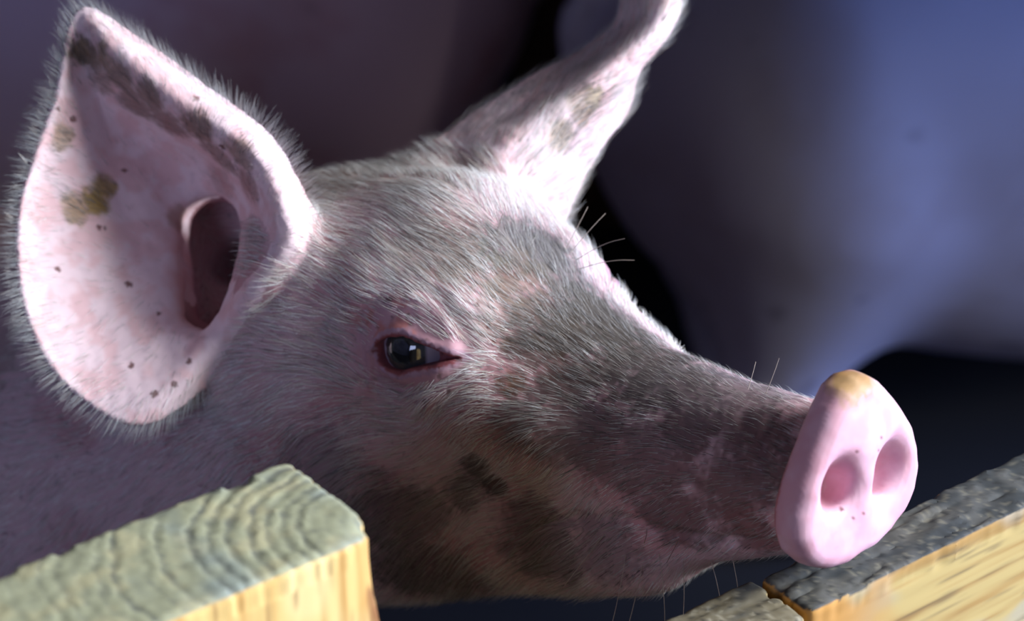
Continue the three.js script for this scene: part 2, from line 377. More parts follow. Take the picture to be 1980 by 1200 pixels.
// ---------------------------------------------------------------- the shed
const plank = (seedN, base, w, h, scale) => {                       // weathered board grain, u along the board
  const W = 256, H = 256, d = new Uint8Array(W * H * 4);
  for (let y = 0; y < H; y++) for (let x = 0; x < W; x++) {
    const g = 0.72 + 0.5 * (fbm(x / 90 + seedN, y / 6, 3.3, 4) - 0.5) + 0.35 * (fbm(x / 40, y / 40, seedN, 3) - 0.5), o = (y * W + x) * 4;
    for (let c = 0; c < 3; c++) d[o + c] = 255 * clamp(base[c] * g); d[o + 3] = 255;
  }
  const t = new THREE.DataTexture(d, W, H); t.colorSpace = THREE.SRGBColorSpace; t.magFilter = THREE.LinearFilter; t.wrapS = t.wrapT = THREE.RepeatWrapping; t.repeat.set(w, h); t.needsUpdate = true;
  return t;
};
const boxMesh = (w, h, d, x, y, z, m) => { const o = new THREE.Mesh(new THREE.BoxGeometry(w, h, d), m); o.position.set(x, y, z); return o; };
const wallMat = std({ map: plank(1, [0.30, 0.24, 0.19], 2, 2), roughness: 0.9 });
const paleMat = std({ map: plank(3, [0.42, 0.42, 0.52], 2, 2), roughness: 0.95 });
const floorMat = std({ map: plank(7, [0.11, 0.09, 0.08], 3, 3), roughness: 0.95 });
structure(boxMesh(6.4, 0.1, 6.4, 0, -0.05, 0.6, floorMat), 'floor', 'dark trodden earth floor of the pig shed');
structure(boxMesh(6.4, 2.6, 0.1, 0, 1.3, -2.05, wallMat), 'wall_back', 'dark brown board wall behind the pigs');
structure(boxMesh(0.1, 2.6, 6.4, -3.15, 1.3, 0.6, paleMat), 'wall_left', 'grey board wall at the closed end of the shed');
{ // wall behind the viewer with an unglazed window
  const w = add(new THREE.Group(), 'wall_front'); w.userData = { kind: 'structure', label: 'grey board wall with an open window behind the viewer', category: 'wall' };
  for (const [lx, ly, x, y] of [[0.55, 2.6, -2.925, 1.3], [4.45, 2.6, 0.975, 1.3], [1.4, 1.3, -1.95, 0.65], [1.4, 0.1, -1.95, 2.55]]) { const o = boxMesh(lx, ly, 0.1, x, y, 3.75, paleMat); o.name = 'wall_section'; o.castShadow = o.receiveShadow = true; w.add(o); }
}
{ // right wall: a wide opening under the eaves and a low window added towards the back for the blue light
  const w = add(new THREE.Group(), 'wall_right'); w.userData = { kind: 'structure', label: 'dark brown board wall with a wide upper opening and an added low window', category: 'wall' };
  for (const [h, d, y, z] of [[2.6, 1.7, 1.3, -1.75], [2.6, 2.6, 1.3, 2.5], [0.475, 0.8, 0.2375, -0.5], [0.22, 0.8, 1.335, -0.5], [1.445, 1.3, 0.7225, 0.55], [0.05, 1.3, 2.575, 0.55], [0.05, 0.8, 2.575, -0.5], [1.1, 0.6, 2.0, -0.6]]) { const o = boxMesh(0.1, h, d, 2.35, y, z, wallMat); o.name = 'wall_section'; o.castShadow = o.receiveShadow = true; w.add(o); }
}
{ // added lid, out of view, which keeps the pigs behind in the dark
  const k = thing('added_shade_lid', 'low board lid on legs over the pigs\' sleeping place', 'lid', [-1.0, 0, -1.1]);
  for (let n = 0; n < 8; n++) { const o = boxMesh(4.6, 0.025, 0.215, 0.4, 0.955, -0.69 + n * 0.22, wallMat); o.name = 'plank'; o.castShadow = o.receiveShadow = true; k.add(o); }
  for (const x of [-1.6, 2.62]) { const o = boxMesh(0.07, 0.94, 0.07, x, 0.47, 0.78, wallMat); o.name = 'leg'; o.castShadow = o.receiveShadow = true; k.add(o); }
}
structure(boxMesh(6.4, 0.1, 6.4, 0, 2.65, 0.6, wallMat), 'ceiling', 'dark board ceiling of the shed');
{
  const p = thing('partition_post', 'dark brown wooden post standing behind the two pigs', 'post', [-0.03, 0, -1.55]);
  const m = std({ map: plank(5, [0.36, 0.25, 0.17], 1, 4), roughness: 0.9 });
  const s = boxMesh(0.055, 0.94, 0.06, 0, 0.47, 0, m); s.name = 'shaft'; s.castShadow = s.receiveShadow = true; p.add(s);
  const b = boxMesh(0.2, 0.94, 0.03, 0.14, 0.47, -0.02, m); b.name = 'board'; b.castShadow = b.receiveShadow = true; p.add(b);
}

// ---------------------------------------------------------------- the pen fence: timber post and two rails, built in fence axes
const FA = 37 * Math.PI / 180, along = [Math.cos(FA), 0, -Math.sin(FA)], out = [Math.sin(FA), 0, Math.cos(FA)];
const fencePoint = (t, y, n) => [along[0] * t + out[0] * n, y, along[2] * t + out[2] * n];
function roundBox(t, y, n, lo, hi, r) {
  const a = Math.abs(t - (lo[0] + hi[0]) / 2) - (hi[0] - lo[0]) / 2 + r, b = Math.abs(y - (lo[1] + hi[1]) / 2) - (hi[1] - lo[1]) / 2 + r, c = Math.abs(n - (lo[2] + hi[2]) / 2) - (hi[2] - lo[2]) / 2 + r;
  return Math.hypot(Math.max(a, 0), Math.max(b, 0), Math.max(c, 0)) + Math.min(Math.max(a, b, c), 0) - r;
}
function timber(field, color, lo, hi, cell, name, label, group, far = []) {   // millimetres along, up, out
  const m = meshField(field, lo, hi, cell), n = m.pos.length / 3, col = [], pos = [], idx = [...[]];
  const g0 = geometry(m.pos, m.idx).attributes.normal;
  const root = thing(name, label, 'wood', [0, 0, 0], group);
  const base = fencePoint((lo[0] + hi[0]) / 2000, 0, (lo[2] + hi[2]) / 2000); root.position.set(...base);
  for (let i = 0; i < n; i++) {
    const p = [m.pos[i * 3], m.pos[i * 3 + 1], m.pos[i * 3 + 2]], w = fencePoint(p[0] / 1000, p[1] / 1000, p[2] / 1000);
    pos.push(w[0] - base[0], w[1], w[2] - base[2]);
    col.push(...color(p, [g0.getX(i), g0.getY(i), g0.getZ(i)]));
  }
  for (const i of m.idx) idx.push(i);
  for (const [a, c] of far) {                                       // the rest of the board, cut more coarsely
    const q = meshField(field, a, c, 5), nq = geometry(q.pos, q.idx).attributes.normal, s0 = pos.length / 3;
    for (let i = 0; i < q.pos.length / 3; i++) {
      const p = [q.pos[i * 3], q.pos[i * 3 + 1], q.pos[i * 3 + 2]], w = fencePoint(p[0] / 1000, p[1] / 1000, p[2] / 1000);
      pos.push(w[0] - base[0], w[1], w[2] - base[2]); col.push(...color(p, [nq.getX(i), nq.getY(i), nq.getZ(i)]));
    }
    for (const i of q.idx) idx.push(s0 + i);
  }
  const o = new THREE.Mesh(geometry(pos, idx, new Float32Array(col)), std({ vertexColors: true, roughness: 0.85 }));
  add(o, 'board', root);
  return root;
}
// growth rings of the sawn-off post end, round a pith near its right front corner
const ringAt = (t, n) => { const x = t + 206, y = n - 190, wob = 13 * (fbm(t / 30, n / 30, 9, 3) - 0.5) + 2.4 * (noise(t / 3, n / 3, 2) - 0.5); return Math.hypot(x * 0.98, y * 1.08) + wob; };
const ringLine = (r) => { const k = r / 6.4, f = k - Math.floor(k); return smooth(0.0, 0.25, f) * smooth(0.55, 0.35, f) * (0.15 + 0.85 * hash(Math.floor(k), 3, 5)); };
const POST_TOP = 848;
timber((t, y, n) => {
  let d = roundBox(t, y, n, [-430, 0, 136], [-206 + 2.5 * (fbm(n / 20, y / 30, 1, 2) - 0.5), POST_TOP, 203], 4);
  if (y > POST_TOP - 12) {
    const r = ringAt(t, n), near = smooth(-395, -290, t);
    d += 1.0 * ringLine(r) * near * (0.4 + 0.9 * noise(t / 8, n / 8, 3)) + 0.9 * (fbm(t / 6, n / 6, 4, 2) - 0.5);
    d += 2.6 * smooth(0.62, 0.75, noise(t / 13, 4.2, 1)) * smooth(146, 137, n) * (0.4 + noise(t / 3, n / 3, 8));     // chipped back edge
  }
  d += 1.0 * (fbm(t / 7, y / 90, n / 7, 3) - 0.5);
  const k = Math.hypot(t + 207, (n - 199) * 1.0); d += 4 * Math.exp(-k * k / 60) * smooth(POST_TOP - 60, POST_TOP - 10, y);
  return d;
}, (p, nn) => {
  const [t, y, n] = p;
  if (nn[1] > 0.55 && y > POST_TOP - 14) {
    const r = ringAt(t, n), line = ringLine(r) * smooth(-395, -290, t), g = fbm(t / 9, n / 9, 2, 4), f = noise(t / 1.7, n / 1.7, 5);
    let c = mix3([0.31, 0.315, 0.20], [0.38, 0.355, 0.21], smooth(0.45, 0.7, g)); c = mix3(c, [0.24, 0.275, 0.235], smooth(0.5, 0.75, fbm(t / 30, n / 30, 7, 3)));
    c = mix3(c, [0.09, 0.095, 0.085], line * 0.9 * (0.3 + 0.9 * noise(t / 7, n / 7, 12)) + smooth(0.72, 0.95, f) * 0.35);
    return c;
  }
  const s = fbm(t / 4.5, y / 160, n / 4.5, 4), f = fbm(t / 1.8, y / 40, n / 1.8, 2), big = fbm(t / 30, y / 60, n / 30, 3);
  let c = mix3([0.66, 0.45, 0.16], [0.50, 0.28, 0.08], smooth(0.45, 0.66, s)); c = mix3(c, [0.76, 0.59, 0.28], smooth(0.5, 0.7, big) * 0.6); c = mix3(c, [0.20, 0.10, 0.035], smooth(0.62, 0.78, f) * 0.6);
  c = mix3(c, [0.22, 0.09, 0.025], smooth(0.5, 0.68, fbm(t / 6, y / 22, n / 6, 3)) * smooth(-218, -209, t));
  return c;
}, [-436, 560, 128], [-196, 856, 212], 1.5, 'timber_post', 'thick sawn timber post with weathered growth rings on its end', undefined, [[[-440, -6, 126], [-190, 566, 214]]]);

const RAIL_TOP = 741;
function railField(lo, hi) {
  return (t, y, n) => {
    let d = roundBox(t, y, n, lo, hi, 3);
    if (y > RAIL_TOP - 12) d += 1.8 * (fbm(t / 7, n / 5, 6, 3) - 0.5) + 0.8 * (noise(t / 2.2, n / 2.2, 3) - 0.5) + 1.5 * smooth(0.55, 0.8, fbm(t / 26, n / 4, 3.3, 2));
    return d + 1.0 * (fbm(t / 80, y / 6, n / 6, 3) - 0.5);
  };
}
function railColor(light, brown) {
  return ([t, y, n], nn) => {
    if (nn[1] > 0.5 && y > RAIL_TOP - 10) {
      const f = noise(t / 1.8, n / 1.8, 1), g = fbm(t / 9, n / 9, 3, 4), b = fbm(t / 40, n / 14, 8, 3);
      let c = mix3([0.030, 0.034, 0.036], [0.07, 0.07, 0.066], smooth(0.4, 0.7, g)); c = mix3(c, [0.15, 0.125, 0.075], light * smooth(0.4, 0.6, b)); c = mix3(c, [0.30, 0.27, 0.19], smooth(0.66, 0.9, f) * (0.2 + 0.5 * light));
      return mix3(c, [0.012, 0.012, 0.012], smooth(0.7, 0.9, noise(t / 2.3 + 40, n / 2.3, 6)) * 0.7);
    }
    const s = fbm(t / 120, y / 5, n / 5, 4), f = fbm(t / 30, y / 2, n / 2, 2), big = fbm(t / 45, y / 28, 2, 3);
    let c = mix3([0.42, 0.31, 0.115], [0.31, 0.18, 0.05], smooth(0.42, 0.66, s)); c = mix3(c, [0.30, 0.31, 0.27], smooth(0.54, 0.7, big) * 0.5); c = mix3(c, [0.44, 0.22, 0.05], brown * smooth(0.35, 0.55, fbm(t / 30, y / 30, 6, 2)) * smooth(70, 10, t));
    return mix3(c, [0.10, 0.07, 0.035], smooth(0.6, 0.8, f) * 0.6);
  };
}
timber(railField([-4, 596, 207], [800, RAIL_TOP, 241]), railColor(0.15, 1), [-10, 588, 200], [300, 750, 248], 1.6, 'fence_rail', 'long dark-topped fence rail under the pig\'s snout with yellow front face', undefined, [[[293, 586, 198], [808, 752, 250]]]);
timber(railField([-700, 596, 205], [-6.5, RAIL_TOP - 1, 242]), railColor(1, 0), [-120, 588, 198], [0, 750, 249], 1.6, 'fence_rail', 'speckled grey end of the fence rail under the pig\'s chin, beyond the joint', undefined, [[[-710, 586, 196], [-114, 752, 252]]]);
{ const p = thing('fence_post', 'square wooden post carrying the far end of the long rail', 'post', fencePoint(0.72, 0, 0.171)); p.rotation.y = FA; const s = boxMesh(0.09, 0.9, 0.068, 0, 0.45, 0, std({ map: plank(9, [0.6, 0.5, 0.33], 0.3, 1), roughness: 0.9 })); s.name = 'shaft'; s.castShadow = s.receiveShadow = true; p.add(s); }

// ---------------------------------------------------------------- the pig
const BLOTS = [                                                      // caked dirt, plus shade painted on snout side and ear hollow: place, reach, colour, strength
  [[-110, 48, 6], 34, [0.24, 0.20, 0.12], 0.5], [[-101, 49, -15], 30, [0.26, 0.23, 0.15], 0.45], [[-60, 55, -10], 34, [0.34, 0.34, 0.27], 0.3], [[-22, 61, 10], 30, [0.36, 0.39, 0.33], 0.3],
  [[20, 42, -1], 24, [0.10, 0.105, 0.10], 0.85], [[28, 34, -13], 22, [0.08, 0.085, 0.09], 0.9], [[44, 24, -7], 24, [0.09, 0.09, 0.075], 0.85], [[31, 33, 11], 20, [0.16, 0.13, 0.07], 0.75], [[47, 22, 13], 22, [0.13, 0.11, 0.07], 0.8],
  [[63, 14, 9], 27, [0.05, 0.045, 0.035], 0.95], [[59, 15, -13], 27, [0.045, 0.05, 0.045], 0.95], [[75, 11, -6], 32, [0.055, 0.05, 0.035], 0.95], [[100, 8, 3], 36, [0.06, 0.055, 0.045], 0.9], [[125, 9, 5], 34, [0.06, 0.055, 0.055], 0.9], [[148, 9, 1], 28, [0.10, 0.10, 0.11], 0.75], [[168, 10, 0], 26, [0.12, 0.12, 0.13], 0.7],
  [[60, 12, 21], 22, [0.07, 0.055, 0.04], 0.85], [[80, 4, 30], 26, [0.07, 0.05, 0.045], 0.85], [[-2, 48, 30], 22, [0.30, 0.33, 0.25], 0.5], [[10, 44, 25], 22, [0.26, 0.28, 0.19], 0.55], [[-14, 44, 44], 14, [0.34, 0.37, 0.32], 0.4], [[35, 25, 29], 16, [0.24, 0.18, 0.11], 0.5],
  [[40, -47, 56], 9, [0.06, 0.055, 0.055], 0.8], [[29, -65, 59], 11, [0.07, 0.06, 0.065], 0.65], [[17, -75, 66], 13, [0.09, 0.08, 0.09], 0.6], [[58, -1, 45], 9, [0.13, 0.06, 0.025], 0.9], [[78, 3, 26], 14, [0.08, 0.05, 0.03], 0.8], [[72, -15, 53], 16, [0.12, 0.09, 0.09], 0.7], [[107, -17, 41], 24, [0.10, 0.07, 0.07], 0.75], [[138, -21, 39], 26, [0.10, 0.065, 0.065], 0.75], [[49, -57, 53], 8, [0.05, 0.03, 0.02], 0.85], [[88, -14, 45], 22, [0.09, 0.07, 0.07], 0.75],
  [[155, 3, 20], 28, [0.07, 0.04, 0.04], 0.85], [[189, 3, 24], 26, [0.07, 0.03, 0.03], 0.85], [[205, -1, 30], 20, [0.08, 0.028, 0.026], 0.85], [[183, -20, 36], 28, [0.09, 0.035, 0.033], 0.8], [[153, -38, 38], 26, [0.11, 0.055, 0.055], 0.75], [[196, -38, 34], 20, [0.13, 0.045, 0.04], 0.7],  // snout side: its shade painted in dark red-brown over some dirty skin
  [[-3, -81, 80], 26, [0.10, 0.09, 0.11], 0.7], [[3, -107, 71], 26, [0.08, 0.07, 0.09], 0.75], [[20, -110, 50], 30, [0.09, 0.07, 0.09], 0.7], [[-37, -58, 91], 24, [0.16, 0.14, 0.17], 0.5], [[75, -80, 46], 28, [0.11, 0.08, 0.10], 0.65], [[110, -75, 38], 24, [0.12, 0.08, 0.09], 0.6],
  [[-186, 52, 103], 9, [0.36, 0.23, 0.08], 1], [[-188, 57, 94], 7, [0.40, 0.27, 0.10], 0.9], [[-187, 51, 112], 10, [0.42, 0.28, 0.14], 0.8], [[-200, 87, 106], 8, [0.40, 0.28, 0.16], 0.7], [[-201, 126, 85], 9, [0.20, 0.14, 0.07], 0.9], [[-184, 126, 85], 9, [0.33, 0.22, 0.13], 0.8], [[-162, 36, 67], 8, [0.35, 0.2, 0.14], 0.6],
  [[-195, 124, 84], 9, [0.20, 0.12, 0.06], 0.8], [[-191, 110, 82], 9, [0.30, 0.17, 0.12], 0.6], [[-176, 116, 83], 11, [0.24, 0.14, 0.09], 0.75], [[-174, 101, 77], 12, [0.28, 0.14, 0.11], 0.7], [[-158, 108, 78], 11, [0.22, 0.12, 0.08], 0.75], [[-153, 92, 71], 13, [0.27, 0.12, 0.10], 0.7],  // upper ear hollow, two rows: brown dirt streaks that also paint in its shade
  [[-131, 95, 72], 12, [0.24, 0.13, 0.08], 0.75], [[-128, 78, 63], 13, [0.32, 0.16, 0.12], 0.65], [[-106, 85, 67], 10, [0.30, 0.18, 0.11], 0.65], [[-108, 66, 61], 12, [0.36, 0.16, 0.13], 0.6], [[-139, 58, 54], 11, [0.36, 0.15, 0.13], 0.5],
  [[-28, 75, -110], 8, [0.38, 0.30, 0.17], 0.85], [[-29, 68, -103], 8, [0.26, 0.18, 0.12], 0.85], [[-32, 60, -87], 9, [0.42, 0.35, 0.22], 0.7], [[-31, 76, -101], 7, [0.35, 0.27, 0.18], 0.6],
  [[233, 42, 5], 13, [0.33, 0.18, 0.07], 1], [[235, 37, 11], 9, [0.44, 0.29, 0.15], 0.75], [[236, 38, -2], 9, [0.43, 0.27, 0.14], 0.75],
];
const SPECKS = [[-159, 14, 107, 2.4], [-179, 39, 103, 2], [-139, 2, 105, 1.8], [-130, -14, 132, 2.2], [-108, -21, 123, 2.4], [-108, -13, 112, 2], [-112, -24, 133, 2.6], [-180, 40, 106, 2], [-176, 29, 137, 2], [-186, 62, 81, 2], [-200, 93, 98, 2.4], [-201, 101, 105, 2.2], [-134, 109, 67, 2.6], [-117, 87, 68, 2.4], [236, -19, 18, 1.7], [239, -24, 13, 1.3], [240, -25, 8, 1.2], [239, -36, 11, 1.2], [242, 10, -3, 1.6], [242, 4, -2, 1.4], [242, 10, 13, 1.2], [240, 0, 12, 1.4], [40, 12, 38, 2.6], [36, 20, 37, 2], [28, 28, 36, 2]];
const AXIS = [0.661, 0.433, 0.612];                                  // the way the near ear opens
function pigSkin(u, v, w, n) {
  const big = fbm(u / 34, v / 34, w / 34, 3), mid = fbm(u / 9 + 7, v / 9, w / 9, 3), fine = noise(u / 2.1, v / 2.1, w / 2.1);
  let c = mix3([0.60, 0.40, 0.43], [0.52, 0.27, 0.29], smooth(0.4, 0.68, big)), ear = 0, inner = 0, dirt = 0.32;
  if (u < -20 && w > 20) { const e = nearEar.distance(u, v, w); if (e < 1.6 && (u < -120 || nearEar.t < 0.75)) { ear = 1; inner = n[0] * AXIS[0] + n[1] * AXIS[1] + n[2] * AXIS[2] > 0.0 && nearEar.t > 0.08 ? 1 : 0; } }
  if (u < 0 && w < -55 && farEar.distance(u, v, w) < 1.6) ear = 2;
  if (ear === 1) {
    c = mix3([0.86, 0.66, 0.70], [0.80, 0.53, 0.55], smooth(0.4, 0.65, mid));
    dirt = 0.1;
  } else if (ear === 2) c = mix3([0.86, 0.66, 0.70], [0.80, 0.53, 0.55], smooth(0.4, 0.65, mid));
  if (u > 205) {                                                     // bare pink snout disc
    const dd = disc(u, v, w);
    if (dd < 2.5) { c = mix3([0.63, 0.38, 0.46], [0.59, 0.315, 0.38], smooth(0.35, 0.65, mid)); dirt = 0.05; if (u < 222) c = mix3(c, [0.5, 0.13, 0.13], 0.7); }
  }
  if (Math.abs(w) > 20) {                                            // lids and the inner corner of the eye
    const [a, b] = eyeLocal(u, v, Math.abs(w));
    if (Math.abs(a) < 44 && Math.abs(b) < 40 && Math.abs(w) > 35) {
      const al = almond(a, b), r = Math.hypot(a, b * 1.2);
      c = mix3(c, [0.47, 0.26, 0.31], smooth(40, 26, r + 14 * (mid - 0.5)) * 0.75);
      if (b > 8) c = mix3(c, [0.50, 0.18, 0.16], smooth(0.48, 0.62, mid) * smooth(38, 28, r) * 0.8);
      if (al < 1.2) c = [0.30, 0.09, 0.10];
      else if (al < 3.2) c = mix3([0.36, 0.19, 0.22], [0.44, 0.29, 0.38], fine);
      if (r < 42) dirt = 0.45;
    }
  }
  let m = 0, dc = [0.1, 0.08, 0.06];
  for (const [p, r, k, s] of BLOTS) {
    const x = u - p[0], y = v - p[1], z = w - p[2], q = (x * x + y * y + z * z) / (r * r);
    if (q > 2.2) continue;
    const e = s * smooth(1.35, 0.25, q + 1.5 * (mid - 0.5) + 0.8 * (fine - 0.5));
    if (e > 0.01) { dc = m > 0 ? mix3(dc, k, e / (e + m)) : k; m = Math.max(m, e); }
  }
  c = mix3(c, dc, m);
  const sp = noise(u / 2.6 + 31, v / 2.6, w / 2.6), clump = smooth(0.42, 0.62, fbm(u / 22 + 3, v / 22, w / 22, 2));
  c = mix3(c, [0.05, 0.03, 0.025], smooth(0.80, 0.92, sp + 0.08 * clump) * dirt * (0.4 + clump));
  for (const q of SPECKS) { const x = u - q[0], y = v - q[1], z = w - q[2]; if (x * x + y * y + z * z < q[3] * q[3] * 0.55) c = mix3(c, [0.12, 0.035, 0.03], 0.85); }
  return { c, m, ear, inner };
}
const pig = thing('pig', 'pale pink pig with a dirty face resting its snout on the fence rail', 'pig', [NECK[1][0] * 0 - 0.7, 0, -0.4]);
const pigAt = (u, v, w) => { const p = toWorld(u, v, w); return [p[0] - pig.position.x, p[1], p[2] - pig.position.z]; };
const CELL = 1.5;
const head = meshField(pigField, [-262, -240, -205], [254, 165, 185], CELL, (u) => u > -258);
const headG = geometry(head.pos, head.idx), hn = headG.attributes.normal;
const info = [], hcol = new Float32Array(head.pos.length), hpos = new Float32Array(head.pos.length);
for (let i = 0; i < head.pos.length / 3; i++) {
  const u = head.pos[i * 3], v = head.pos[i * 3 + 1], w = head.pos[i * 3 + 2], s = pigSkin(u, v, w, [hn.getX(i), hn.getY(i), hn.getZ(i)]);
  info.push(s); hcol.set(s.c, i * 3); hpos.set(pigAt(u, v, w), i * 3);
}
const rest = meshField((u, v, w) => { let d = smin(skull(u, v, w), trunk(u, v, w), 45); return d; }, [-1800, -820, -700], [-225, 260, 1100], 11, (u) => u < -240);
const rn = rest.pos.length / 3, off0 = head.pos.length / 3, allPos = new Float32Array(head.pos.length + rest.pos.length), allCol = new Float32Array(allPos.length);
allPos.set(hpos); allCol.set(hcol);
for (let i = 0; i < rn; i++) {
  const u = rest.pos[i * 3], v = rest.pos[i * 3 + 1], w = rest.pos[i * 3 + 2];
  allPos.set(pigAt(u, v, w), (off0 + i) * 3); allCol.set(mix3(mix3([0.60, 0.40, 0.43], [0.52, 0.27, 0.29], smooth(0.4, 0.68, fbm(u / 34, v / 34, w / 34, 3))), [0.30, 0.22, 0.21], 0.25 + 0.4 * smooth(0.5, 0.64, fbm(u / 60, v / 60, w / 60, 3))), (off0 + i) * 3);
}
const allIdx = new Uint32Array(head.idx.length + rest.idx.length);
allIdx.set(head.idx); rest.idx.forEach((k, i) => { allIdx[head.idx.length + i] = k + off0; });
const skinMat = new THREE.MeshPhysicalMaterial({ vertexColors: true, roughness: 0.55, specularIntensity: 0.5 });
const earMat = new THREE.MeshPhysicalMaterial({ vertexColors: true, roughness: 0.9, specularIntensity: 0.4, transmission: 0.06, thickness: 0 });   // thin ears let some light through
const solid = [], thin = [];
for (let f = 0; f < allIdx.length; f += 3) { const a = allIdx[f], e = a < off0 && info[a].ear && info[allIdx[f + 1]].ear && info[allIdx[f + 2]].ear; (e ? thin : solid).push(a, allIdx[f + 1], allIdx[f + 2]); }
const bodyG = geometry(allPos, solid.concat(thin), allCol);
bodyG.addGroup(0, solid.length, 0); bodyG.addGroup(solid.length, thin.length, 1);
add(new THREE.Mesh(bodyG, [skinMat, earMat]), 'body', pig);

{ // eyeball: dark iris and pupil, pale rim, wet surface
  const g = new THREE.SphereGeometry(BALL_R / 1000, 64, 48), p = g.attributes.position, c = new Float32Array(p.count * 3);
  const toM = (v3) => new THREE.Vector3(FWD.x * v3.x + UPW.x * v3.y + SIDE.x * v3.z, FWD.y * v3.x + UPW.y * v3.y + SIDE.y * v3.z, FWD.z * v3.x + UPW.z * v3.y + SIDE.z * v3.z);
  const look = toM(fromDir(0.02, 0.02, 1)).normalize(), d = new THREE.Vector3();
  for (let i = 0; i < p.count; i++) {
    d.fromBufferAttribute(p, i).normalize(); const a = Math.acos(clamp(d.dot(look), -1, 1)), f = noise(d.x * 30, d.y * 30, d.z * 30);
    c.set(a < 0.30 ? [0.006, 0.007, 0.010] : a < 0.60 ? mix3([0.03, 0.04, 0.05], [0.06, 0.06, 0.045], f) : a < 0.66 ? [0.05, 0.05, 0.06] : mix3([0.42, 0.38, 0.48], [0.30, 0.16, 0.18], smooth(0.9, 1.5, a)), i * 3);
  }
  g.setAttribute('color', new THREE.BufferAttribute(c, 3));
  const e = add(new THREE.Mesh(g, new THREE.MeshPhysicalMaterial({ vertexColors: true, roughness: 0.06, clearcoat: 1, clearcoatRoughness: 0.02 })), 'eye', pig);
  e.position.set(...pigAt(...fromEye(...BALL))); e.userData.label = 'dark glossy eye';
  const far = add(e.clone(), 'eye', pig), q = fromEye(...BALL); far.position.set(...pigAt(q[0], q[1], -q[2])); far.rotation.y = -1.9;
}
function fromDir(a, b, c) { return new THREE.Vector3(EA.x * a + EB.x * b + EC.x * c, EA.y * a + EB.y * b + EC.y * c, EA.z * a + EB.z * b + EC.z * c); }

